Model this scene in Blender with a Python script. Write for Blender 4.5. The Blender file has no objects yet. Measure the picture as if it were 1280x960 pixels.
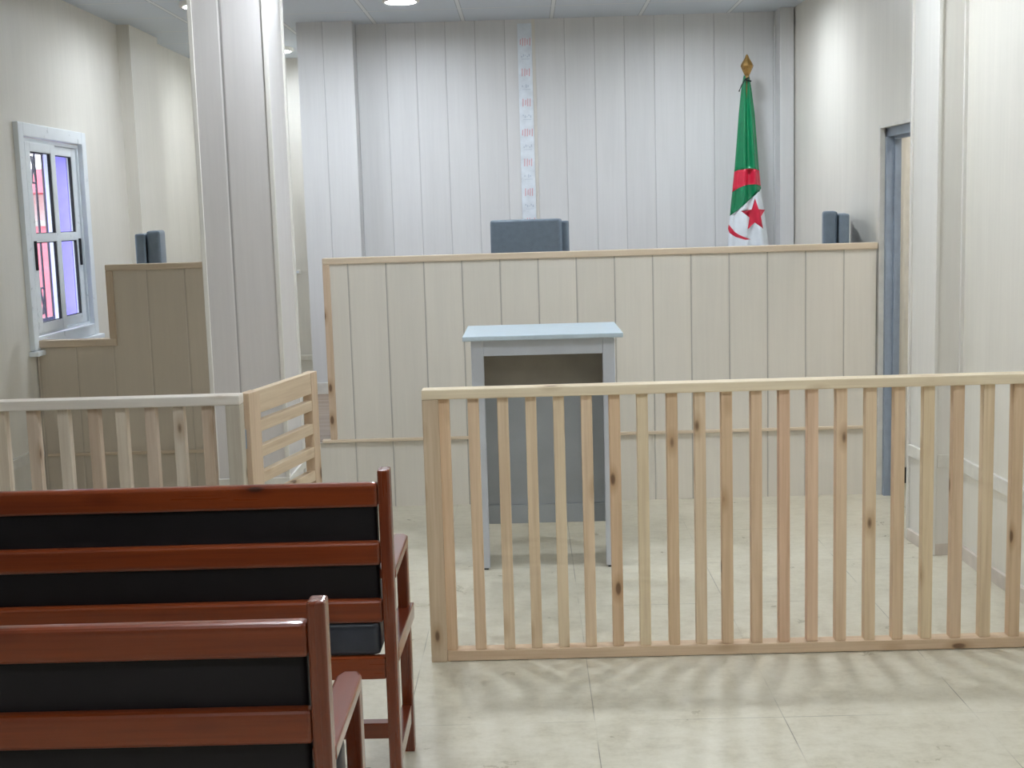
import bpy, bmesh, math, random
from mathutils import Vector, Matrix, geometry
random.seed(7)
sc = bpy.context.scene
COL = sc.collection
PI = math.pi

# ------------------------------------------------------------------ helpers
class MB:
    def __init__(s): s.bm = bmesh.new()
    def _bev(s, geom, b, seg=2):
        es = [e for e in geom if isinstance(e, bmesh.types.BMEdge)]
        bmesh.ops.bevel(s.bm, geom=es, offset=b, segments=seg, profile=0.6, affect='EDGES')
    def box(s, x0, x1, y0, y1, z0, z1, bev=0.0, seg=2, mi=0):
        return s.prism([(x0, y0), (x1, y0), (x1, y1), (x0, y1)], z0, z1, bev, seg, mi)
    def prism(s, pts, z0, z1, bev=0.0, seg=2, mi=0, T=None):
        """closed solid over a plan polygon; T maps the built points elsewhere"""
        T = T or Matrix()
        a = sum(pts[i][0]*pts[(i+1) % len(pts)][1]-pts[(i+1) % len(pts)][0]*pts[i][1] for i in range(len(pts)))
        if a < 0: pts = pts[::-1]
        lo = [s.bm.verts.new(T @ Vector((x, y, z0))) for x, y in pts]
        hi = [s.bm.verts.new(T @ Vector((x, y, z1))) for x, y in pts]
        n = len(pts); fs = []
        fs.append(s.bm.faces.new(lo[::-1])); fs.append(s.bm.faces.new(hi))
        for i in range(n):
            j = (i+1) % n
            fs.append(s.bm.faces.new((lo[i], lo[j], hi[j], hi[i])))
        for f in fs: f.material_index = mi
        if bev:
            s._bev(list({e for f in fs for e in f.edges}), bev, seg)
        return fs
    def lathe(s, prof, n=24, T=None, cap=True):
        T = T or Matrix(); rings = []
        for r, z in prof:
            if r < 1e-6: rings.append([s.bm.verts.new(T @ Vector((0, 0, z)))])
            else: rings.append([s.bm.verts.new(T @ Vector((r*math.cos(2*PI*i/n), r*math.sin(2*PI*i/n), z))) for i in range(n)])
        for a, b in zip(rings, rings[1:]):
            for i in range(n):
                j = (i+1) % n
                if len(a) == 1 and len(b) == 1: continue
                if len(a) == 1: s.bm.faces.new((a[0], b[j], b[i]))
                elif len(b) == 1: s.bm.faces.new((a[i], a[j], b[0]))
                else: s.bm.faces.new((a[i], a[j], b[j], b[i]))
        if cap:
            if len(rings[0]) > 1: s.bm.faces.new(rings[0][::-1])
            if len(rings[-1]) > 1: s.bm.faces.new(rings[-1])
    def tube(s, pts, r, n=10):
        pts = [Vector(p) for p in pts]; rings = []
        for i, p in enumerate(pts):
            t = (pts[min(i+1, len(pts)-1)]-pts[max(i-1, 0)]).normalized()
            ref = Vector((0, 0, 1)) if abs(t.z) < 0.9 else Vector((1, 0, 0))
            u = t.cross(ref).normalized(); v = t.cross(u)
            rr = r[i] if isinstance(r, (list, tuple)) else r
            rings.append([s.bm.verts.new(p+(u*math.cos(2*PI*k/n)+v*math.sin(2*PI*k/n))*rr) for k in range(n)])
        for a, b in zip(rings, rings[1:]):
            for k in range(n): s.bm.faces.new((a[k], a[(k+1) % n], b[(k+1) % n], b[k]))
        s.bm.faces.new(rings[0][::-1]); s.bm.faces.new(rings[-1])
    def build(s, name, mats, parent=None, smooth=False, loc=None):
        bmesh.ops.recalc_face_normals(s.bm, faces=s.bm.faces)
        me = bpy.data.meshes.new(name); s.bm.to_mesh(me); s.bm.free()
        for m in (mats if isinstance(mats, (list, tuple)) else [mats]): me.materials.append(m)
        o = bpy.data.objects.new(name, me); COL.objects.link(o)
        if parent: o.parent = parent
        if loc: o.location = loc
        if smooth:
            for p in me.polygons: p.use_smooth = True
            try: me.set_sharp_from_angle(angle=math.radians(38))
            except Exception: pass
        return o

def tag(o, label, cat, group=None):
    o['label'] = label; o['category'] = cat
    if group: o['group'] = group
    return o
def thing(name, label, cat, loc=(0, 0, 0), rz=0.0, group=None):
    o = bpy.data.objects.new(name, None); COL.objects.link(o)
    o.empty_display_size = 0.1
    o.location = loc; o.rotation_euler = (0, 0, rz)
    return tag(o, label, cat, group)
def struct(o):
    o['kind'] = 'structure'; return o
def copy_tree(o, parent=None):
    c = o.copy(); COL.objects.link(c)
    if parent: c.parent = parent
    for ch in list(o.children): copy_tree(ch, c)
    return c

# ------------------------------------------------------------------ materials
def lin(r, g, b):
    f = lambda c: (c/255/12.92) if c/255 <= .04045 else ((c/255+.055)/1.055)**2.4
    return (f(r), f(g), f(b), 1)
class NT:
    def __init__(s, name):
        s.m = bpy.data.materials.new(name); s.m.use_nodes = True
        s.t = s.m.node_tree; s.b = s.t.nodes['Principled BSDF']; s.out = s.t.nodes['Material Output']
    def n(s, typ, **kw):
        x = s.t.nodes.new(typ)
        for k, v in kw.items():
            if k in x.inputs: s.set(x, k, v)
            else: setattr(x, k, v)
        return x
    def set(s, x, k, v):
        if isinstance(v, bpy.types.NodeSocket): s.t.links.new(v, x.inputs[k])
        else: x.inputs[k].default_value = v
    def math(s, op, a, b=0.0, c=None):
        x = s.t.nodes.new('ShaderNodeMath'); x.operation = op
        s.set(x, 0, a); s.set(x, 1, b)
        if c is not None: s.set(x, 2, c)
        return x.outputs[0]
    def mix(s, f, a, b, mode='MIX'):
        x = s.t.nodes.new('ShaderNodeMix'); x.data_type = 'RGBA'; x.blend_type = mode
        for k, v in ((0, f), (6, a), (7, b)):
            if isinstance(v, bpy.types.NodeSocket): s.t.links.new(v, x.inputs[k])
            else: x.inputs[k].default_value = v
        return x.outputs[2]
    def mapping(s, src, scale=(1, 1, 1), loc=(0, 0, 0)):
        x = s.t.nodes.new('ShaderNodeMapping'); s.t.links.new(src, x.inputs[0])
        x.inputs['Scale'].default_value = scale
        s.set(x, 'Location', loc)
        return x.outputs[0]
    def noise(s, vec, scale, detail=3, rough=.55):
        x = s.t.nodes.new('ShaderNodeTexNoise'); s.t.links.new(vec, x.inputs['Vector'])
        x.inputs['Scale'].default_value = scale; x.inputs['Detail'].default_value = detail; x.inputs['Roughness'].default_value = rough
        return x.outputs['Fac']
    def ramp(s, f, stops):
        x = s.t.nodes.new('ShaderNodeValToRGB'); s.t.links.new(f, x.inputs[0])
        e = x.color_ramp.elements
        while len(e) < len(stops): e.new(.5)
        for el, (p, c) in zip(e, stops):
            el.position = p; el.color = c if len(c) == 4 else (*c, 1)
        return x.outputs[0]
    def maprange(s, v, a, b, c, d):
        x = s.t.nodes.new('ShaderNodeMapRange'); s.t.links.new(v, x.inputs[0])
        for i, q in enumerate((a, b, c, d)): x.inputs[i+1].default_value = q
        return x.outputs[0]
    def bump(s, h, strength=.3, dist=.002):
        x = s.t.nodes.new('ShaderNodeBump'); s.t.links.new(h, x.inputs['Height'])
        x.inputs['Strength'].default_value = strength; x.inputs['Distance'].default_value = dist
        s.t.links.new(x.outputs[0], s.b.inputs['Normal'])

def plain(name, col, rough=.5, metal=0.0, spec=.5, var=.04, scale=14, coat=0.0):
    k = NT(name); tc = k.n('ShaderNodeTexCoord').outputs['Object']
    f = k.noise(tc, scale, 4)
    lo = tuple(c*(1-var*2) for c in col[:3])+(1,); hi = tuple(min(1, c*(1+var*2)) for c in col[:3])+(1,)
    k.set(k.b, 'Base Color', k.ramp(f, [(.3, lo), (.7, hi)]))
    k.set(k.b, 'Roughness', k.maprange(f, .2, .8, max(0, rough-.05), min(1, rough+.06)))
    k.b.inputs['Metallic'].default_value = metal
    k.b.inputs['Specular IOR Level'].default_value = spec
    k.b.inputs['Coat Weight'].default_value = coat
    k.b.inputs['Coat Roughness'].default_value = .08
    return k.m

def cladding(name, col, axis=None, pitch=.2064, phase=0.0, gw=.005, seam=.45, rough=.42):
    """wood-look wall boards: vertical V joints every pitch metres along an axis, faint upright grain"""
    k = NT(name); pos = k.n('ShaderNodeNewGeometry').outputs['Position']
    st = k.mapping(pos, (9, 9, .9)); fine = k.mapping(pos, (60, 60, 2.2))
    g1 = k.noise(st, 1.0, 5, .6); g2 = k.noise(fine, 1.0, 3, .6)
    f = k.math('ADD', k.math('MULTIPLY', g1, .6), k.math('MULTIPLY', g2, .4))
    lo = tuple(c*.955 for c in col[:3])+(1,); hi = tuple(min(1, c*1.035) for c in col[:3])+(1,)
    c = k.ramp(f, [(.34, lo), (.66, hi)])
    if axis:
        sep = k.n('ShaderNodeSeparateXYZ'); k.t.links.new(pos, sep.inputs[0])
        u = k.math('DIVIDE', k.math('SUBTRACT', sep.outputs['XYZ'.index(axis)], phase), pitch)
        fr = k.math('FRACT', k.math('ADD', u, 100.0))
        d = k.math('MULTIPLY', k.math('MINIMUM', fr, k.math('SUBTRACT', 1.0, fr)), pitch)   # metres to the joint
        idx = k.math('FLOOR', k.math('ADD', u, 100.0))
        wn = k.n('ShaderNodeTexWhiteNoise', noise_dimensions='1D'); k.t.links.new(idx, wn.inputs['W'])
        tint = k.maprange(wn.outputs['Value'], 0, 1, .965, 1.02)
        tn = k.n('ShaderNodeCombineColor'); [k.t.links.new(tint, tn.inputs[i]) for i in range(3)]
        c = k.mix(1.0, c, tn.outputs[0], 'MULTIPLY')
        mask = k.maprange(d, gw*.35, gw*.75, seam, 0)
        c = k.mix(mask, c, tuple(q*.32 for q in col[:3])+(1,))
        h = k.maprange(d, 0, gw*1.6, 0, 1)
        k.bump(h, .6, .004)
    k.set(k.b, 'Base Color', c); k.b.inputs['Roughness'].default_value = rough
    k.b.inputs['Specular IOR Level'].default_value = .4
    return k.m

def timber(name, base=None, dark=(.55, .42, .30), axis=2, rough=.55, knots=True, coat=0.0, grain=.5, knotcol=(.10, .045, .018, 1), scale=1.0):
    """sawn softwood; base None takes the colour each piece carries itself"""
    k = NT(name); tc = k.n('ShaderNodeTexCoord').outputs['Object']; oi = k.n('ShaderNodeObjectInfo')
    off = k.n('ShaderNodeCombineXYZ')
    for i, q in enumerate((7.3, 3.1, 11.7)): k.t.links.new(k.math('MULTIPLY', oi.outputs['Random'], q), off.inputs[i])
    add = k.n('ShaderNodeVectorMath', operation='ADD'); k.t.links.new(tc, add.inputs[0]); k.t.links.new(off.outputs[0], add.inputs[1])
    p = add.outputs[0]
    s1 = [34*scale]*3; s1[axis] = 1.6*scale
    s2 = [120*scale]*3; s2[axis] = 3.0*scale
    g = k.math('ADD', k.math('MULTIPLY', k.noise(k.mapping(p, s1), 1, 4, .6), .65), k.math('MULTIPLY', k.noise(k.mapping(p, s2), 1, 2), .35))
    col = oi.outputs['Color'] if base is None else None
    if col is None:
        rgb = k.n('ShaderNodeRGB'); rgb.outputs[0].default_value = base; col = rgb.outputs[0]
    dk = k.mix(1.0, col, (*dark, 1), 'MULTIPLY')
    c = k.mix(k.maprange(g, .42, .72, 0, grain), col, dk)
    if knots:
        s3 = [13*scale]*3; s3[axis] = 5.2*scale
        v = k.n('ShaderNodeTexVoronoi'); v.inputs['Scale'].default_value = 1; k.t.links.new(k.mapping(p, s3), v.inputs['Vector'])
        sel = k.n('ShaderNodeSeparateColor'); k.t.links.new(v.outputs['Color'], sel.inputs[0])
        pick = k.math('GREATER_THAN', sel.outputs[0], .52)
        kn = k.math('MULTIPLY', k.maprange(v.outputs['Distance'], .09, .15, .8, 0), pick)
        halo = k.math('MULTIPLY', k.maprange(v.outputs['Distance'], .13, .34, .6, 0), pick)
        c = k.mix(halo, c, dk); c = k.mix(kn, c, knotcol)
    k.set(k.b, 'Base Color', c)
    k.set(k.b, 'Roughness', k.maprange(g, .3, .7, max(.02, rough-.06), rough+.06))
    k.b.inputs['Coat Weight'].default_value = coat; k.b.inputs['Coat Roughness'].default_value = .07
    k.bump(g, .12, .0015)
    return k.m

CREAM = lin(204, 200, 190)
M = {}
M['wall_back'] = cladding('back_wall_boards', lin(222, 222, 222), 'X', .2064, -.519, gw=.0045, seam=.36)
M['wall_side'] = cladding('side_wall_boards', lin(226, 222, 212))
M['wall_plain'] = cladding('plain_boards', lin(222, 219, 212))
M['pillar'] = cladding('pillar_boards', lin(216, 212, 210), 'X', .40, -1.297, gw=.006, seam=.6)
M['desk'] = cladding('desk_boards', lin(223, 217, 206), 'X', .2063, -.968, gw=.006, seam=.55)
M['clerk'] = cladding('clerk_desk_boards', lin(198, 186, 168), 'X', .2063, -2.27, gw=.005, seam=.2)
M['white'] = plain('white_moulding', lin(222, 219, 211), .4)
M['pinkish'] = plain('cream_skirting', lin(208, 198, 188), .45)
M['pvc'] = plain('white_window_profile', lin(236, 242, 246), .3, var=.01)
M['film'] = plain('white_film', lin(228, 235, 242), .3)
M['steel'] = plain('blue_grey_steel', lin(146, 158, 174), .38, var=.05)
M['dark'] = plain('dark_rubber', lin(22, 23, 26), .55)
M['lectern'] = plain('grey_paint', lin(198, 203, 212), .4, var=.03, scale=6)
M['lectern_top'] = plain('pale_blue_laminate', lin(190, 206, 216), .35, var=.03)
M['lectern_in'] = plain('mid_grey_board', lin(176, 181, 184), .5, var=.04, scale=5)
M['lectern_brown'] = plain('brown_grey_board', lin(160, 153, 141), .55, var=.06, scale=5)
M['leather'] = plain('blue_grey_leatherette', lin(110, 124, 138), .42, var=.04, scale=30)
M['black'] = plain('black_plastic', lin(24, 25, 28), .4)
M['cushion'] = plain('black_leatherette', lin(24, 20, 23), .55, spec=.3, var=.08, scale=20)
M['seat'] = plain('charcoal_leatherette', lin(50, 53, 62), .34, var=.08, scale=20)
M['gold'] = plain('aged_brass', lin(168, 134, 80), .36, .8, var=.15, scale=40)
M['pole'] = timber('pole_wood', lin(150, 110, 66), axis=2, rough=.35, knots=False)
M['green'] = plain('green_satin', lin(10, 122, 78), .3, var=.05)
M['red'] = plain('red_satin', lin(206, 36, 66), .3, var=.05)
M['cloth_white'] = plain('white_satin', lin(226, 232, 238), .4, var=.03)
M['iron'] = plain('painted_iron', lin(70, 66, 78), .5)
M['pink'] = plain('pink_render', lin(205, 108, 120), .8, var=.08, scale=4)
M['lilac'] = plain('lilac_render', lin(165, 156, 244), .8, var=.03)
M['offwhite'] = plain('white_render', lin(235, 233, 228), .8)
M['concrete'] = plain('concrete', lin(150, 146, 140), .85, var=.1, scale=3)
M['redprint'] = plain('red_print', lin(226, 170, 178), .5)
M['greyprint'] = plain('grey_print', lin(200, 210, 222), .5)
M['cream'] = plain('cream_paint', lin(228, 226, 220), .6)
M['pine_x'] = timber('pine_along', lin(230, 214, 184), axis=0, grain=.35)
M['pine_z'] = timber('pine_upright', None, axis=2)
M['pine_lo'] = timber('pine_bottom', lin(216, 190, 160), axis=0)
M['pine_grey'] = timber('pale_grey_pine', lin(224, 216, 204), axis=0, dark=(.72, .62, .54), grain=.4)
M['gate'] = timber('pine_gate', lin(220, 200, 172), axis=0, grain=.4)
M['gate_z'] = timber('pine_gate_upright', lin(214, 190, 162), axis=2, grain=.4)
M['trim_pine'] = timber('pine_edging', lin(222, 204, 180), axis=0, grain=.3, knots=False)
M['trim_pine_z'] = timber('pine_edging_upright', lin(214, 190, 164), axis=2, grain=.35)
M['clerk_trim'] = timber('pine_edging_dull', lin(206, 188, 164), axis=0, grain=.3, knots=False)
M['clerk_trim_z'] = timber('pine_edging_dull_upright', lin(190, 170, 146), axis=2, grain=.3, knots=False)
M['bench_x'] = timber('varnished_rail', lin(124, 54, 20), axis=0, dark=(.5, .36, .28), rough=.32, coat=.25, grain=.8, knotcol=(.02, .008, .004, 1))
M['bench_z'] = timber('varnished_post', lin(114, 52, 26), axis=2, dark=(.55, .4, .32), rough=.28, coat=.5, grain=.6, knots=False)
M['bench_y'] = timber('varnished_arm', lin(124, 58, 36), axis=1, dark=(.6, .45, .36), rough=.2, coat=.8, grain=.6, knots=False)
M['platform'] = timber('brown_laminate', lin(150, 132, 116), axis=0, dark=(.6, .55, .5), rough=.45, knots=False, grain=.8, scale=.35)

def floor_mat():
    k = NT('floor_tiles'); pos = k.n('ShaderNodeNewGeometry').outputs['Position']
    a = k.noise(k.mapping(pos, (1, 1, 1)), 5.5, 6, .65); b = k.noise(k.mapping(pos, (1, 1.6, 1)), 17, 5, .65); e = k.noise(pos, 70, 2)
    f = k.math('ADD', k.math('ADD', k.math('MULTIPLY', a, .5), k.math('MULTIPLY', b, .35)), k.math('MULTIPLY', e, .15))
    c = k.ramp(f, [(.34, lin(188, 181, 160)), (.5, lin(208, 202, 183)), (.66, lin(219, 214, 198))])
    sep = k.n('ShaderNodeSeparateXYZ'); k.t.links.new(pos, sep.inputs[0])
    def joint(o, ph, pitch):
        u = k.math('FRACT', k.math('ADD', k.math('DIVIDE', k.math('SUBTRACT', o, ph), pitch), 100.0))
        d = k.math('MULTIPLY', k.math('MINIMUM', u, k.math('SUBTRACT', 1.0, u)), pitch)
        return k.maprange(d, .0006, .0022, 1, 0)
    j = k.math('MAXIMUM', joint(sep.outputs[0], .177, .5945), joint(sep.outputs[1], 3.865, .5945))
    w = k.maprange(k.noise(pos, 2.3, 3), .42, .6, .05, .75)
    c = k.mix(k.math('MULTIPLY', j, w), c, lin(92, 88, 76))
    k.set(k.b, 'Base Color', c)
    k.set(k.b, 'Roughness', k.maprange(a, .3, .7, .26, .4))
    k.b.inputs['Specular IOR Level'].default_value = .5
    k.bump(k.math('ADD', k.math('MULTIPLY', a, .3), k.math('MULTIPLY', j, -1.0)), .08, .002)
    return k.m
M['floor'] = floor_mat()

def ceil_mat():
    k = NT('ceiling_tiles'); pos = k.n('ShaderNodeNewGeometry').outputs['Position']
    sep = k.n('ShaderNodeSeparateXYZ'); k.t.links.new(pos, sep.inputs[0])
    def bar(o, ph):
        u = k.math('FRACT', k.math('ADD', k.math('DIVIDE', k.math('SUBTRACT', o, ph), .61), 100.0))
        d = k.math('MULTIPLY', k.math('MINIMUM', u, k.math('SUBTRACT', 1.0, u)), .61)
        return k.maprange(d, .010, .013, 1, 0), k.maprange(d, .012, .018, 1, 0)
    a, a2 = bar(sep.outputs[0], -1.0); b, b2 = bar(sep.outputs[1], 7.95)
    c = k.mix(k.maprange(k.noise(pos, 90, 2), .4, .7, 0, .08), lin(204, 212, 220), lin(166, 174, 182))
    c = k.mix(k.math('MAXIMUM', a2, b2), c, lin(150, 156, 162)); c = k.mix(k.math('MAXIMUM', a, b), c, lin(222, 226, 228))
    k.set(k.b, 'Base Color', c); k.b.inputs['Roughness'].default_value = .6
    return k.m
M['ceiling'] = ceil_mat()

def emit(name, col, s):
    k = NT(name); k.b.inputs['Base Color'].default_value = (*col, 1)
    k.b.inputs['Emission Color'].default_value = (*col, 1); k.b.inputs['Emission Strength'].default_value = s
    return k.m
LAMP = 80.0
M['lamp'] = emit('lamp_diffuser', (.855, .92, 1.0), LAMP)
M['lamp_soft'] = emit('dimmer_lamp_diffuser', (.855, .92, 1.0), LAMP*.6)
M['lamp_corridor_fill'] = emit('corridor_fill_diffuser', (1.0, .96, .9), 60)  # for the fill lamp added in the corridor

def glass_mat():
    k = NT('window_glass'); tr = k.n('ShaderNodeBsdfTransparent'); gl = k.n('ShaderNodeBsdfGlossy'); mx = k.n('ShaderNodeMixShader')
    tr.inputs[0].default_value = (.96, .97, 1, 1); gl.inputs['Roughness'].default_value = .02
    mx.inputs[0].default_value = .07
    k.t.links.new(tr.outputs[0], mx.inputs[1]); k.t.links.new(gl.outputs[0], mx.inputs[2]); k.t.links.new(mx.outputs[0], k.out.inputs[0])
    return k.m
M['glass'] = glass_mat()

# ------------------------------------------------------------------ room shell
H = 2.92; LX = -2.70; BY = 9.10; RY = -5.0; FARY = 10.85
WR = [(1.86, 9.10), (1.905, 6.95), (1.922, 6.05), (1.930, 5.40), (1.952, 4.90), (2.02, -5.0)]   # inner line of the right wall
def strip(mb, pts, t, z0, z1, mi=0):
    for (xa, ya), (xb, yb) in zip(pts, pts[1:]):
        mb.prism([(xa, ya), (xb, yb), (xb+t, yb), (xa+t, ya)], z0, z1, mi=mi)

m = MB(); m.box(-3.0, 3.4, -5.15, 11.0, -.12, 0); struct(m.build('floor', M['floor']))
m = MB(); m.box(-3.0, 3.4, -5.15, 11.0, H, H+.12); struct(m.build('ceiling', M['ceiling']))
m = MB()
WY0, WY1, WZ0, WZ1 = 6.94, 7.87, .985, 2.09
m.box(-2.92, LX, -5.0, WY0, 0, H); m.box(-2.92, LX, WY1, 11.0, 0, H)
m.box(-2.92, LX, WY0, WY1, 0, WZ0); m.box(-2.92, LX, WY0, WY1, WZ1, H)
# the reveal and the outer skin are lilac render
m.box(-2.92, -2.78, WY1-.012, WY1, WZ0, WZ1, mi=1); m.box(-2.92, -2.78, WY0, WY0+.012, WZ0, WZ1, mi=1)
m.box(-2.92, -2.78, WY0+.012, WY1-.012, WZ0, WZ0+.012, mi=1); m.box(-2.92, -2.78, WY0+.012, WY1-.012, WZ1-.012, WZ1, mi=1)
m.box(LX, -2.615, 8.78, 9.45, 0, H)       # engaged pier on the left wall
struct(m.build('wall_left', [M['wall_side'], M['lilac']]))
m = MB(); m.box(-1.52, 2.1, BY, BY+.15, 0, H); m.box(-1.52, -1.14, 8.93, BY, 0, H); m.box(1.762, 1.856, 8.93, BY, 0, H)
struct(m.build('wall_back', M['wall_back']))
m = MB(); m.box(-2.7, -1.37, FARY, FARY+.15, 0, H); m.box(-1.52, -1.37, BY+.15, FARY, 0, H)
struct(m.build('wall_recess', M['wall_plain']))
m = MB()
strip(m, WR[0:2], .135, 0, H); strip(m, WR[1:3], .135, 1.99, H); strip(m, WR[2:], .135, 0, H)
struct(m.build('wall_right', M['wall_side']))
m = MB(); m.box(-2.7, 2.1, RY-.15, RY, 0, H); struct(m.build('wall_rear', M['wall_plain']))
m = MB(); m.box(2.06, 3.4, 7.22, 7.37, 0, H); m.box(3.25, 3.4, 4.6, 7.22, 0, H); m.box(2.06, 3.4, 4.45, 4.6, 0, H)
struct(m.build('wall_corridor', M['cream']))
m = MB(); m.box(2.06, 3.25, 7.205, 7.22, 0, .09); struct(m.build('baseboard_corridor', M['dark']))

# pillars
m = MB(); m.box(-1.424, -1.105, 5.68, 6.09, 0, H, .006); struct(m.build('pillar', M['pillar']))
m = MB(); m.prism([(1.79, 5.98), (1.815, 5.68), (1.926, 5.68), (1.925, 5.98)], 0, H, .004); struct(m.build('pillar', M['wall_plain']))
m = MB()   # slim corner beads on the pillars
for x, y in ((-1.424, 5.68), (-1.105, 5.68), (-1.105, 6.09)):
    m.box(x-.011 if x < -1.2 else x-.009, x+.009 if x < -1.2 else x+.011, y-.006 if y < 6 else y-.014, y+.014 if y < 6 else y+.006, 0, H, .003)
m.box(1.778, 1.79, 5.975, 5.995, 0, H, .003); m.box(1.803, 1.818, 5.672, 5.69, 0, H, .003); m.box(1.912, 1.93, 5.665, 5.69, 0, H, .003)
struct(m.build('trim_1', M['wall_plain']))

# chair rails and skirtings
def along(mb, pts, t, z0, z1):
    for (xa, ya), (xb, yb) in zip(pts, pts[1:]):
        d = Vector((xb-xa, yb-ya)).normalized(); nx, ny = -d.y*t, d.x*t
        mb.prism([(xa-nx*.2, ya-ny*.2), (xb-nx*.2, yb-ny*.2), (xb+nx, yb+ny), (xa+nx, ya+ny)], z0, z1, .003)
m = MB()
RW = [(2.02, -4.9), (1.952, 4.90), (1.930, 5.40), (1.926, 5.66)]
along(m, RW, .014, .395, .458); along(m, [(1.815, 5.676), (1.79, 5.97)], .012, .405, .462)
along(m, [(1.918, 5.68), (1.824, 5.68)], -.012, .405, .465)
struct(m.build('trim_2', M['white']))
m = MB(); along(m, [(LX, -4.9), (LX, 6.93)], -.014, .345, .40); struct(m.build('trim_3', M['white']))
m = MB(); m.box(-1.424, -1.105, 5.668, 5.68, .405, .442, .003); m.box(-1.105, -1.093, 5.668, 6.09, .405, .442, .003)
struct(m.build('trim_4', M['white']))
m = MB(); m.box(-2.69, -1.52, FARY-.014, FARY, .40, .445, .003); struct(m.build('trim_5', M['white']))
m = MB()
along(m, RW, .016, 0, .062); along(m, [(1.815, 5.676), (1.79, 5.97)], .014, 0, .055); along(m, [(1.918, 5.68), (1.815, 5.68)], -.014, 0, .055)
struct(m.build('baseboard_right', M['pinkish']))
m = MB(); along(m, [(LX, -4.9), (LX, 8.7)], -.014, 0, .06); struct(m.build('baseboard_left', M['pinkish']))
m = MB(); m.box(-1.50, -1.14, 8.915, 8.93, .37, .45, .003); m.box(-1.14, 1.74, BY-.015, BY, .37, .45, .003); struct(m.build('baseboard_back', M['white']))

# judges' platform
m = MB(); m.box(-1.50, 1.885, 6.985, 9.09, 0, .37); m.box(-1.50, 1.895, 6.955, 6.985, 0, .368, mi=1)
struct(m.build('floor_platform', [M['platform'], M['desk']]))
m = MB(); m.box(-2.695, -1.55, 6.99, 8.77, 0, .37); struct(m.build('floor_platform', M['platform']))

# unfinished white jointing strip on the back wall, printed film still on it
m = MB(); m.box(-.018, .081, BY-.014, BY, .37, H-.03, .003); ts = struct(m.build('trim_6', M['film']))
m = MB(); g = MB()
for i in range(12):
    z = 2.765-i*.2055
    xs = [.008, .026, .041, .057] if i % 3 else [.0, .016, .032, .048, .066]
    for q, x in enumerate(xs):
        hh = .052 if (q+i) % 3 else .038
        m.prism([(x-.0028, 0), (x+.0028, 0), (x+.0045, hh), (x-.001, hh)], 0, .0012, T=Matrix.Translation((0, BY-.0144, z-hh/2)) @ Matrix.Rotation(PI/2, 4, 'X'))
    for q in range(5):
        x = .004+q*.013
        g.box(x, x+.008, BY-.0155, BY-.0142, z-.105+.006*((q*7+i) % 3), z-.094+.006*((q*5+i) % 3))
    g.box(.006, .064, BY-.0155, BY-.0142, z-.118, z-.115)
m.build('red_print', M['redprint'], ts); g.build('grey_print', M['greyprint'], ts)
m = MB(); m.box(.081, .104, BY-.005, BY, .37, H, .001); struct(m.build('trim_7', M['wall_plain']))

# doorway with steel frame
d1 = None
m = MB()
def wx(y): return 1.905+(6.95-y)*.0189
m.box(wx(6.95)+.02, 2.002, 6.90, 6.95, 0, 1.94); m.box(wx(6.05)+.02, 2.002, 6.05, 6.10, 0, 1.94)
m.box(wx(6.5)+.02, 2.002, 6.05, 6.95, 1.94, 1.99)
m.box(1.965, 1.985, 6.888, 6.90, 0, 1.925); m.box(1.965, 1.985, 6.10, 6.112, 0, 1.925); m.box(1.965, 1.985, 6.10, 6.90, 1.925, 1.94)
d1 = struct(m.build('door_1', M['steel']))
m = MB()
m.box(wx(6.95)-.008, wx(6.95)+.02, 6.93, 6.965, 0, 2.0, .002); m.box(wx(6.05)-.008, wx(6.05)+.02, 6.045, 6.07, 0, 2.0, .002)
m.prism([(wx(6.95)-.008, 6.965), (wx(6.05)-.008, 6.045), (wx(6.05)+.02, 6.045), (wx(6.95)+.02, 6.965)], 1.985, 2.0)
m.build('casing', M['white'], d1)

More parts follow.
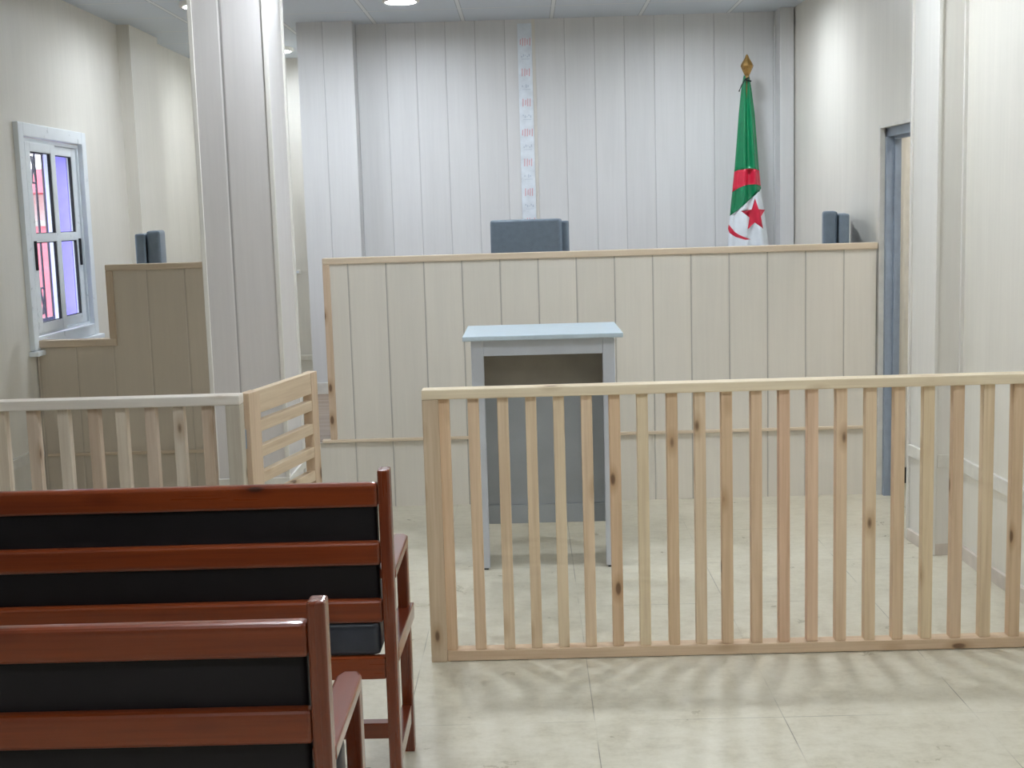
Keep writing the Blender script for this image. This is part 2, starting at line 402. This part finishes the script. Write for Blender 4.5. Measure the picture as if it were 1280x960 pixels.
# ------------------------------------------------------------------ sliding window
w1 = MB()
cx0, cx1 = LX-.002, -2.672
w1.box(cx0, cx1, 6.874, 6.946, .93, 2.155, .004); w1.box(cx0, cx1, 7.858, 7.93, .93, 2.155, .004)
w1.box(cx0, cx1, 6.946, 7.858, 2.083, 2.155, .004); w1.box(cx0, cx1, 6.946, 7.858, .93, .995, .004)
w1.box(-2.742, LX, 6.952, 6.972, .997, 2.078); w1.box(-2.742, LX, 7.838, 7.858, .997, 2.078)
w1.box(-2.742, LX, 6.972, 7.838, 2.058, 2.078); w1.box(-2.742, LX, 6.972, 7.838, .997, 1.012)
win = struct(w1.build('window_1', M['pvc']))
m = MB(); m.box(LX, -2.645, 6.85, 7.95, .90, .928, .006); m.build('window_sill', M['pvc'], win)
def sash(x, ya, yb, hy):
    s = MB(); t = .026; a, b = 1.014, 2.056
    s.box(x-t, x, ya, ya+.07, a, b, .003); s.box(x-t, x, yb-.07, yb, a, b, .003)
    s.box(x-t, x, ya+.07, yb-.07, b-.05, b, .003); s.box(x-t, x, ya+.07, yb-.07, a, a+.055, .003)
    s.box(x-t, x, ya+.07, yb-.07, 1.512, 1.56, .003)
    o = s.build('sash', M['pvc'], win)
    s = MB(); gk = .008
    for z0, z1 in ((a+.055, 1.512), (1.56, b-.05)):
        s.box(x-t*.7, x-t*.2, ya+.07, ya+.07+gk, z0, z1); s.box(x-t*.7, x-t*.2, yb-.07-gk*1.6, yb-.07, z0, z1)
        s.box(x-t*.7, x-t*.2, ya+.07+gk, yb-.07-gk*1.6, z1-gk*.6, z1); s.box(x-t*.7, x-t*.2, ya+.07+gk, yb-.07-gk*1.6, z0, z0+gk*.5)
    s.build('gasket', M['dark'], o)
    s = MB(); s.box(x-t*.55, x-t*.4, ya+.07, yb-.07, a+.055, 1.512); s.box(x-t*.55, x-t*.4, ya+.07, yb-.07, 1.56, b-.05)
    s.build('pane', M['glass'], o)
    s = MB(); s.box(x-.002, x+.012, hy-.009, hy+.009, 1.36, 1.52, .004); s.build('handle', M['dark'], o)
sash(-2.682, 6.975, 7.42, 7.008); sash(-2.711, 7.38, 7.835, 7.795)

# security grille outside the panes
gr = thing('window_grille', 'dark wrought iron bars with scrolls seen outside the left window', 'grille', (-2.865, 7.40, 1.0))
for z in (.05, .54, 1.03):
    m = MB(); m.box(-.008, .008, -.44, .44, z-.010, z+.010); m.build('crossbar', M['iron'], gr)
for i in range(8):
    y = -.42+i*.12
    m = MB(); m.tube([(0, y, .02), (0, y, 1.05)], .0075, 8); m.build('bar', M['iron'], gr)
for i in range(3):
    for zc, sg in ((.93, 1), (.16, -1)):
        m = MB(); y0 = -.36+i*.24
        for sd in (-1, 1):
            m.tube([(.012, y0+sd*(.012+.055*t*math.cos(t*4.6)), zc+sg*(.07-.14*t+.03*math.sin(t*6))) for t in [j/14 for j in range(15)]], .006, 6)
        m.build('scroll', M['iron'], gr)

# outside, beyond the window
m = MB(); m.box(-40, -2.92, -12, 60, -.45, -.25); struct(m.build('ground_outside', M['concrete']))
hs = thing('neighbour_building', 'pink and white rendered building seen through the left window', 'building', (-8.5, 15.5, -.25))
m = MB(); m.box(-6, 4.0, 0, .3, 0, 1.85); m.build('boundary_wall', M['pink'], hs)
m = MB(); m.box(-6, 4.0, -.05, .35, 1.85, 1.92); m.build('wall_coping', M['concrete'], hs)
m = MB(); m.box(-6, 4.2, 3.0, 6, 0, 2.3); m.build('wall', M['offwhite'], hs)
m = MB(); m.box(-6, 4.4, 2.0, 6, 2.3, 2.62); m.build('canopy', M['pink'], hs)
for x in (-5, -2.5, 0, 2.2, 3.6):
    m = MB(); m.box(x-.12, x+.12, 2.1, 2.35, 0, 2.3); m.build('post', M['pink'], hs)

# ------------------------------------------------------------------ ceiling lamps
def make_lamp(label, x, y, mat='lamp', name='ceiling_lamp', group=None):
    t = thing(name, label, 'lamp', (x, y, H), 0, group)
    m = MB(); m.lathe([(.090, 0), (.112, 0), (.116, -.006), (.114, -.026), (.104, -.032), (.093, -.030), (.090, -.012)], 40, cap=False); m.build('housing', M['white'], t, True)
    m = MB(); m.lathe([(.0905, -.010), (.0905, -.018), (.075, -.023), (.045, -.026), (0, -.027)], 40); m.build('diffuser', M[mat], t, True)
    return t
make_lamp('round lit ceiling lamp directly above the left end of the judges\' desk', -.722, 8.05)
make_lamp('round lit ceiling lamp beside the left face of the square pillar', -1.95, 8.0, 'lamp_soft')
make_lamp('round ceiling lamp glowing near the flag corner, cut by the upper frame edge', 1.16, 7.93)
make_lamp('round ceiling lamp in the narrow recess behind the square pillar', -1.88, 10.2, 'lamp_soft')
for lb, x, y in (('round ceiling lamp above the lectern, left one of the row', -.722, 5.38), ('round ceiling lamp above the lectern, right one of the row', 1.16, 5.38),
                 ('round ceiling lamp over the front bench', -.722, 2.75), ('round ceiling lamp over the aisle beside the benches', 1.16, 2.75),
                 ('added round fill lamp over the aisle behind the viewer', 1.16, .1), ('added round fill lamp over the benches behind the viewer', -.722, .1)):  # this pair is unseen, added as front fill for the railing
    make_lamp(lb, x, y)
make_lamp('added warm round fill lamp in the corridor outside the door', 2.7, 6.2, 'lamp_corridor_fill')  # unseen lamp added to brighten the corridor beyond the doorway

# ------------------------------------------------------------------ judges' desk
jd = thing('judge_desk', 'long panelled judges\' desk with pale pine edging on the platform', 'desk', (0, 6.95, 0))
m = MB(); m.box(-1.07, 1.888, 0, .03, .37, 1.352); m.build('front_panel', M['desk'], jd)
m = MB(); m.box(-1.104, 1.893, -.014, .06, 1.349, 1.383, .005); m.build('top_edging', M['trim_pine'], jd)
m = MB(); m.box(-1.104, -1.066, -.012, .05, .386, 1.349, .004); m.build('side_edging', M['trim_pine_z'], jd)
m = MB(); m.box(-1.15, 1.893, -.016, .032, .3705, .3865, .003); m.build('bottom_edging', M['trim_pine'], jd)
m = MB(); m.box(-1.072, 1.12, .03, .36, 1.10, 1.13, .003); m.build('worktop', M['trim_pine'], jd)
m = MB(); m.box(-1.10, -1.072, .05, .36, .37, 1.30); m.build('end_panel', M['desk'], jd)

# stepped desk under the window
cd = thing('clerk_desk', 'stepped dull beige panelled desk beneath the window beside the square pillar', 'desk', (0, 6.95, 0))
m = MB()
m.prism([(-2.695, 0), (-1.50, 0), (-1.50, 1.352), (-2.25, 1.352), (-2.25, .955), (-2.695, .955)], -.03, 0, T=Matrix.Rotation(PI/2, 4, 'X'))
m.build('front_panel', M['clerk'], cd)
m = MB(); m.box(-2.285, -1.50, -.014, .06, 1.350, 1.382, .005); m.build('top_edging', M['clerk_trim'], cd)
m = MB(); m.box(-2.285, -2.247, -.012, .05, .955, 1.350, .004); m.build('side_edging', M['clerk_trim_z'], cd)
m = MB(); m.box(-2.693, -2.2475, -.014, .06, .940, .980, .005); m.build('low_edging', M['clerk_trim'], cd)
m = MB(); m.box(-2.675, -1.50, -.012, 0, .335, .352, .003); m.build('bottom_edging', M['clerk_trim'], cd)
m = MB(); m.box(-2.69, -1.53, .03, .22, .90, .925, .003); m.build('worktop', M['clerk_trim'], cd)
m = MB(); m.box(-1.53, -1.50, .03, .22, 0, 1.30); m.build('end_panel', M['clerk'], cd)

# ------------------------------------------------------------------ lectern
lc = thing('lectern', 'grey painted open backed lectern with pale blue flat top', 'lectern', (.063, 5.63, 0))
Lw, Ld = .318, .345
for s in (-1, 1):
    m = MB(); xa, xb = sorted((s*Lw, s*(Lw-.055)))
    m.box(xa, xb, 0, .03, 0.006, 1.045, .004); fp = m.build('front_stile', M['lectern'], lc)
    m = MB(); m.box(xa+.008, xb-.008, .002, .028, 0, .007); m.build('foot', M['dark'], fp)
    m = MB(); xa, xb = sorted((s*Lw, s*(Lw-.022))); m.box(xa, xb, .03, Ld, .0, 1.045, .002); m.build('side_panel', M['lectern'], lc)
m = MB(); m.box(-Lw+.055, Lw-.055, 0, .03, .972, 1.045, .002); m.build('header', M['lectern'], lc)
m = MB(); m.box(-Lw+.022, Lw-.022, Ld-.022, Ld, .775, 1.045); m.build('upper_back_panel', M['lectern_brown'], lc)
m = MB(); m.box(-Lw+.022, Lw-.022, Ld-.02, Ld, .135, .775); m.build('lower_back_panel', M['lectern_in'], lc)
m = MB(); m.box(-Lw+.022, Lw-.022, Ld-.035, Ld-.02, .135, .225, .003); m.build('bottom_rail', M['lectern_in'], lc)
m = MB(); m.box(-.352, .352, -.055, .50, 1.045, 1.066, .004); m.build('top', M['lectern_top'], lc)

# ------------------------------------------------------------------ railing fences
BR = [(223, 193, 159), (224, 197, 165), (226, 203, 172), (224, 201, 169), (227, 206, 174), (227, 202, 171), (220, 190, 156), (227, 208, 175), (218, 190, 156), (224, 201, 170), (220, 191, 157), (219, 190, 158), (220, 186, 156), (227, 196, 166), (224, 197, 165), (226, 202, 169), (220, 193, 160), (227, 206, 171), (218, 191, 160), (224, 202, 169), (217, 190, 157), (224, 200, 167)]
def railing(name, label, x0, x1, xs, posts, topmat, cols):
    t = thing(name, label, 'railing', (x0, 4.44, 0)); L = x1-x0
    m = MB(); m.box(0, L, -.006, .066, .957, .992, .005, 2); m.build('top_rail', M[topmat], t)
    m = MB(); m.box(.058 if posts == 'l' else 0, L if posts == 'l' else L-.05, 0, .06, .002, .04, .003); m.build('bottom_rail', M['pine_lo'], t)
    m = MB()
    if posts == 'l': m.box(-.000, .058, -.004, .062, 0, .957, .004)
    else: m.box(L-.052, L, -.004, .062, 0, .957, .004)
    p = m.build('post', M['pine_z'], t); p.color = lin(*(208, 186, 158) if posts == 'l' else (196, 188, 172))
    m = MB(); m.box(-.0195, .0195, -.0195, .0195, .04, .957, .0025); b0 = m.build('baluster', M['pine_z'], t)
    for i, x in enumerate(xs):
        b = b0 if i == 0 else b0.copy()
        if i: COL.objects.link(b); b.parent = t
        b.location = (x-x0, .03, 0); b.rotation_euler = (0, 0, PI*(i % 2)); b.color = lin(*cols[i % len(cols)])
    return t
XS = [-.305, -.201, -.097, .002, .100, .198, .296, .394, .498, .596, .690, .794, .892, .992, 1.093, 1.196, 1.296, 1.399, 1.503, 1.608, 1.712, 1.815]
railing('railing_fence', 'long pale pine railing in front of the lectern reaching the right wall', -.380, 1.935, XS, 'l', 'pine_x', BR)
XL = [-2.56, -2.455, -2.35, -2.245, -2.14, -2.045, -1.97, -1.876, -1.762, -1.652, -1.544, -1.447, -1.343, -1.243, -1.141]
LC = [(206, 188, 168), (216, 204, 186), (200, 180, 158), (214, 200, 180)]
railing('railing_fence', 'greyish pine railing behind the benches in front of the stepped desk', -2.66, -1.020, XL, 'r', 'pine_grey', LC)

# open gate between the two railings
GA = math.atan2(.637, .146)
gt = thing('railing_gate', 'open pine slatted gate swung away from the left railing post', 'gate', (-1.026, 4.53, .0), GA)
GL = .645
for x0, x1 in ((0, .095), (GL-.062, GL)):
    m = MB(); m.box(x0, x1, -.02, .02, .05, .985, .003); s_ = m.build('stile', M['gate_z'], gt)
m = MB(); m.box(.095, GL-.062, -.018, .012, .90, .985, .003); m.build('top_rail', M['gate'], gt)
for z in (.833, .738, .642, .546, .450, .354, .258, .162):
    m = MB(); m.box(.095, GL-.062, -.018, .010, z-.002, z+.040, .003); m.build('slat', M['gate'], gt)
m = MB(); m.box(.095, GL-.062, -.018, .012, .05, .115, .003); m.build('bottom_rail', M['gate'], gt)
for z in (.2, .82):
    m = MB(); m.tube([(-.006, 0, z-.035), (-.006, 0, z+.035)], .006, 8); m.box(-.0225, -.004, -.003, .003, z-.03, z+.03); m.build('hinge', M['steel'], gt)

# ------------------------------------------------------------------ benches
def make_bench(label, x, y):
    t = thing('bench', label, 'bench', (x, y, 0), 0, 'varnished benches with dark padding'); L = 1.85; D = .415
    for xe in (0, -L):
        m = MB(); m.box(xe-.033 if xe == 0 else xe, xe if xe == 0 else xe+.033, 0, .048, 0, .940, .007, 3); m.build('rear_post', M['bench_z'], t)
        m = MB(); m.box(xe-.033 if xe == 0 else xe, xe if xe == 0 else xe+.033, D-.046, D, 0, .634, .004); m.build('front_leg', M['bench_z'], t)
        m = MB(); a, b = (xe-.052, xe+.002) if xe == 0 else (xe-.002, xe+.052)
        m.prism([(a, .040), (b, .040), (b, D-.015), (b-.012, D+.012), (a+.012, D+.012), (a, D-.015)], .632, .660, .006, 3); m.build('armrest', M['bench_y'], t)
        a, b = (xe-.036, xe+.010) if xe == 0 else (xe-.010, xe+.036)
        m = MB(); e0 = .004 if xe == 0 else -.004; m.prism([(a if xe == 0 else a-e0*2.2, .046), (b-.009 if xe == 0 else b, .046), (b, D+.006), (a, D+.006)], .400, .449, .003); m.build('side_rail', M['bench_y'], t)
        a, b = (xe-.034, xe-.004) if xe == 0 else (xe+.004, xe+.034)
        m = MB(); m.box(a, b, .046, D-.044, .100, .150, .003); m.build('side_stretcher', M['bench_y'], t)
    for z0, z1 in ((.838, .904), (.679, .744), (.521, .585)):
        m = MB(); m.box(-L+.033, -.033, .004, .036, z0, z1, .013, 4); m.build('back_rail', M['bench_x'], t)
    m = MB(); m.box(-L+.045, -.041, .030, .075, .55, .885, .014, 3); m.build('back_pad', M['cushion'], t, True)
    m = MB(); m.box(-L+.044, -.043, .010, D+.015, .4285, .523, .022, 4); m.build('seat_cushion', M['seat'], t, True)
    m = MB(); m.box(-L+.033, -.033, .004, .030, .365, .428, .004); m.build('rear_apron', M['bench_x'], t)
    m = MB(); m.box(-L+.033, -.033, D-.036, D-.008, .365, .428, .004); m.build('front_apron', M['bench_x'], t)
    m = MB(); m.box(-L+.034, -.034, .225, .262, .104, .150, .003); m.build('stretcher', M['bench_x'], t)
    return t
make_bench('glossy brown wooden bench nearest the viewer, its back only partly in view', -.366, 2.145)
make_bench('glossy brown wooden bench standing one row ahead, just before the pine gate', -.375, 3.30)

# ------------------------------------------------------------------ office chairs
def make_chair(label, x, y, rz):
    """faces -Y before turning; stands on the platform or floor given by z"""
    t = thing('office_chair', label, 'chair', (x, y, .37), rz, 'blue grey office chairs')
    m = MB(); m.box(-.225, .225, -.040, .036, .60, 1.185, .02, 4); m.build('backrest_cushion', M['leather'], t, True)
    m = MB(); m.box(-.252, .252, .042, .098, .56, 1.170, .012, 3); m.build('backrest_shell', M['leather'], t, True)
    m = MB(); m.box(-.24, .24, -.50, .01, .44, .53, .035, 4); m.build('seat', M['leather'], t, True)
    m = MB(); m.tube([(0, .10, .75), (0, .150, .66), (0, .130, .50), (0, .02, .42), (0, -.2, .42)], .022, 8); m.build('back_bracket', M['black'], t, True)
    for s in (-1, 1):
        m = MB(); m.tube([(s*.215, -.10, .46), (s*.245, -.12, .50), (s*.25, -.16, .66), (s*.25, -.05, .70), (s*.235, .07, .72)], .015, 8); m.box(s*.25-.024, s*.25+.024, -.34, -.06, .655, .685, .01, 3)
        m.build('armrest', M['black'], t, True)
    m = MB(); m.lathe([(.026, .10), (.026, .30), (.045, .31), (.045, .42), (.11, .43), (.11, .442)], 20, T=Matrix.Translation((0, -.24, 0))); m.build('gas_column', M['black'], t, True)
    for i in range(5):
        a = i*2*PI/5+.3; c, s = math.cos(a), math.sin(a)
        m = MB(); m.tube([(.0, -.24, .10), (.15*c, -.24+.15*s, .09), (.27*c, -.24+.27*s, .068)], [.03, .024, .017], 8); lg = m.build('leg', M['black'], t, True)
        m = MB(); m.lathe([(0, -.02), (.024, -.02), (.029, -.008), (.029, .008), (.024, .02), (0, .02)], 16, T=Matrix.Translation((.275*c, -.24+.275*s, .03)) @ Matrix.Rotation(a, 4, 'Z') @ Matrix.Rotation(PI/2, 4, 'X'))
        m.build('caster', M['black'], lg, True)
    return t
make_chair('blue grey office chair in the middle behind the judges\' desk', .005, 8.0, -.30)
make_chair('blue grey office chair turned sideways at the door end of the judges\' desk', 1.722, 7.31, -PI/2-.21)
make_chair('blue grey office chair turned sideways behind the stepped desk by the window', -2.175, 7.56, PI/2+.21)

# ------------------------------------------------------------------ flag on its staff
FX, FY = 1.512, 8.78
fl = thing('flag', 'green and white flag with red star draped on a standing pole', 'flag', (FX, FY, .37))
m = MB(); m.lathe([(.014, .03), (.014, 2.09)], 16); m.build('pole', M['pole'], fl, True)
m = MB(); m.lathe([(.15, 0), (.155, .015), (.14, .03), (.06, .045), (.03, .06), (.018, .09)], 28); m.build('base', M['gold'], fl, True)
m = MB(); m.lathe([(.014, 2.06), (.019, 2.075), (.013, 2.09), (.022, 2.105), (.031, 2.125), (.041, 2.148), (.043, 2.155), (.036, 2.172), (.020, 2.197), (.012, 2.212), (.009, 2.222), (0, 2.232)], 8)
m.build('finial', M['gold'], fl)
EL = [(1.4890, 2.462), (1.4721, 2.3735), (1.4554, 2.2176), (1.4269, 1.877), (1.4071, 1.6921), (1.39, 1.5329), (1.3812, 1.4262), (1.3753, 1.3405), (1.37, 1.15), (1.38, .95)]
ER = [(1.5270, 2.462), (1.541, 2.3715), (1.5617, 2.2145), (1.5871, 1.8722), (1.6027, 1.713), (1.6236, 1.5527), (1.6395, 1.4455), (1.6527, 1.3325), (1.66, 1.15), (1.65, .95)]
def edge(E, z):
    for (xa, za), (xb, zb) in zip(E, E[1:]):
        if za >= z >= zb: return xa+(xb-xa)*(za-z)/(za-zb)
    return E[0][0] if z > E[0][1] else E[-1][0]
BT = [(1.4246, 1.8275), (1.448, 1.838), (1.4882, 1.8435), (1.5416, 1.8432), (1.595, 1.8311)]
BB = [(1.4104, 1.692), (1.4272, 1.7062), (1.4474, 1.7188), (1.4809, 1.7331), (1.5144, 1.7388), (1.5546, 1.7396), (1.6027, 1.7295)]
DG = [(1.608, 1.7128), (1.3927, 1.5328)]
STAR = [(1.5509, 1.6447), (1.5727, 1.5729), (1.6311, 1.5672), (1.5907, 1.5237), (1.6072, 1.4397), (1.5502, 1.4848), (1.4963, 1.4396), (1.5155, 1.5192), (1.4566, 1.5643), (1.5305, 1.5721)]
CRES = [(1.3822, 1.4763), (1.3989, 1.4491), (1.4189, 1.4251), (1.4423, 1.4063), (1.4658, 1.3936), (1.496, 1.3813), (1.5229, 1.3718), (1.4792, 1.3711), (1.4254, 1.39), (1.3852, 1.418), (1.3779, 1.4464)]
def interp(P, x):
    P = sorted(P)
    if x <= P[0][0]: return P[0][1]+(x-P[0][0])*(P[1][1]-P[0][1])/(P[1][0]-P[0][0])
    for (xa, za), (xb, zb) in zip(P, P[1:]):
        if x <= xb: return za+(zb-za)*(x-xa)/(xb-xa)
    return P[-1][1]+(x-P[-1][0])*(P[-1][1]-P[-2][1])/(P[-1][0]-P[-2][0])
def inside(P, x, z):
    r = False
    for i in range(len(P)):
        (xa, za), (xb, zb) = P[i], P[i-1]
        if (za > z) != (zb > z) and x < (xb-xa)*(z-za)/(zb-za)+xa: r = not r
    return r
def colour_at(x, z):
    if inside(STAR, x, z) or inside(CRES, x, z): return 1
    if z < interp(DG, x): return 2
    if interp(BB, x) < z < interp(BT, x): return 1
    return 0
verts, edges = [], []
def chain(P, closed=False):
    b = len(verts); verts.extend(Vector(p) for p in P)
    edges.extend((b+i, b+i+1) for i in range(len(P)-1))
    if closed: edges.append((b+len(P)-1, b))
zs = [2.462-i*(2.462-.95)/90 for i in range(91)]
outline = [(edge(EL, z), z) for z in zs]+[(edge(ER, z), z) for z in reversed(zs)]
chain(outline, True)
ext = lambda P: [(edge(EL, P[0][1])-.0, P[0][1])]+P[1:-1]+[(edge(ER, P[-1][1]), P[-1][1])]
chain(ext(BT)); chain(ext(BB)); chain([(edge(ER, 1.7128), 1.7128), (edge(EL, 1.5328), 1.5328)]); chain(STAR, True); chain(CRES, True)
for z in zs[1:-1:1]:
    l, r = edge(EL, z), edge(ER, z)
    for k in range(1, 20): verts.append(Vector((l+(r-l)*k/20, z)))
vo, eo, fo, *_ = geometry.delaunay_2d_cdt(verts, edges, [], 1, 1e-5)
bm = bmesh.new()
def drape(x, z, back=False):
    l, r = edge(EL, z), edge(ER, z); w = (r-l)/2; c = (l+r)/2
    u = max(-1, min(1, (x-c)/w)); low = (2.462-z)/1.5
    q = math.sqrt(max(0, 1-u*u))
    fold = (.011+.018*low)*math.cos(u*7.5+z*1.3)*min(1, q*1.6)+.007*low*math.cos(u*17+2*z)*q
    y = (-(.018+.075*low)*q-fold) if not back else (.018+.05*low)*q+fold*.6
    return Vector((x-FX, y, z-.37))
bv = [bm.verts.new(drape(p[0], p[1])) for p in vo]
for f in fo:
    try: fc = bm.faces.new([bv[i] for i in f])
    except ValueError: continue
    cx_ = sum(vo[i][0] for i in f)/3; cz_ = sum(vo[i][1] for i in f)/3
    fc.material_index = colour_at(cx_, cz_); fc.smooth = True
rows = []
for z in zs:
    l, r = edge(EL, z), edge(ER, z)
    rows.append([bm.verts.new(drape(l+(r-l)*k/16, z, True)) for k in range(17)])
for (za, a), (zb, b) in zip(zip(zs, rows), zip(zs[1:], rows[1:])):
    for k in range(16):
        fc = bm.faces.new((a[k], b[k], b[k+1], a[k+1])); fc.smooth = True; fc.material_index = 0 if za > 1.6 else 2
bmesh.ops.remove_doubles(bm, verts=bm.verts, dist=.0004)
bmesh.ops.recalc_face_normals(bm, faces=bm.faces)
me = bpy.data.meshes.new('cloth'); bm.to_mesh(me); bm.free()
for k in ('green', 'red', 'cloth_white'): me.materials.append(M[k])
o = bpy.data.objects.new('cloth', me); COL.objects.link(o); o.parent = fl
m = MB(); m.tube([(.006, -.030, 2.075), (-.02, -.04, 2.065), (-.045, -.035, 2.02), (-.060, -.03, 1.985)], .0045, 6); m.tube([(-.018, -.035, 2.06), (.022, -.035, 2.05)], .005, 6)
m.build('cord', M['black'], fl, True)

# small switch in the recess
t = thing('light_switch', 'small white switch on the recess wall behind the square pillar', 'switch', (-1.94, FARY, 1.153))
m = MB(); m.box(-.032, .032, -.012, 0, -.018, .018, .003); m.build('plate', M['white'], t)
m = MB(); m.box(-.018, .018, -.016, -.012, -.010, .010, .002); m.build('rocker', M['film'], t)

# ------------------------------------------------------------------ world and camera
w = bpy.data.worlds.new('sky'); sc.world = w; w.use_nodes = True
bg = w.node_tree.nodes['Background']
sky = w.node_tree.nodes.new('ShaderNodeTexSky')
try:
    sky.sky_type = 'HOSEK_WILKIE'; sky.turbidity = 6; sky.sun_direction = (.5, -.6, .62)
except Exception: pass
mixn = w.node_tree.nodes.new('ShaderNodeMix'); mixn.data_type = 'RGBA'; mixn.inputs[0].default_value = .8
w.node_tree.links.new(sky.outputs[0], mixn.inputs[6]); mixn.inputs[7].default_value = (.86, .92, 1, 1)
w.node_tree.links.new(mixn.outputs[2], bg.inputs[0]); bg.inputs[1].default_value = 2.2

f = 1600.0
yv = Vector(((656-640)/f, (480-265)/f, -1)).normalized()
uv = Vector((-350, 11920, 1600)).normalized(); uv = (uv-yv*uv.dot(yv)).normalized()
xv = yv.cross(uv)
cam = bpy.data.cameras.new('camera'); co = bpy.data.objects.new('camera', cam); COL.objects.link(co)
R = Matrix((xv, yv, uv))      # rows: world axes seen by the camera
co.matrix_world = Matrix.Translation((0, 0, 1.6)) @ R.to_4x4()
cam.sensor_width = 36; cam.lens = 36*f/1280; cam.clip_start = .02; cam.clip_end = 200
sc.camera = co
vs = sc.view_settings
sc.display_settings.display_device = 'sRGB'
vs.view_transform = 'Standard'; vs.look = 'None'; vs.gamma = 1; vs.use_curve_mapping = False; vs.exposure = 1.73
sc.cycles.use_denoising = True; sc.cycles.max_bounces = 10; sc.cycles.diffuse_bounces = 6
sc.cycles.sample_clamp_indirect = 8
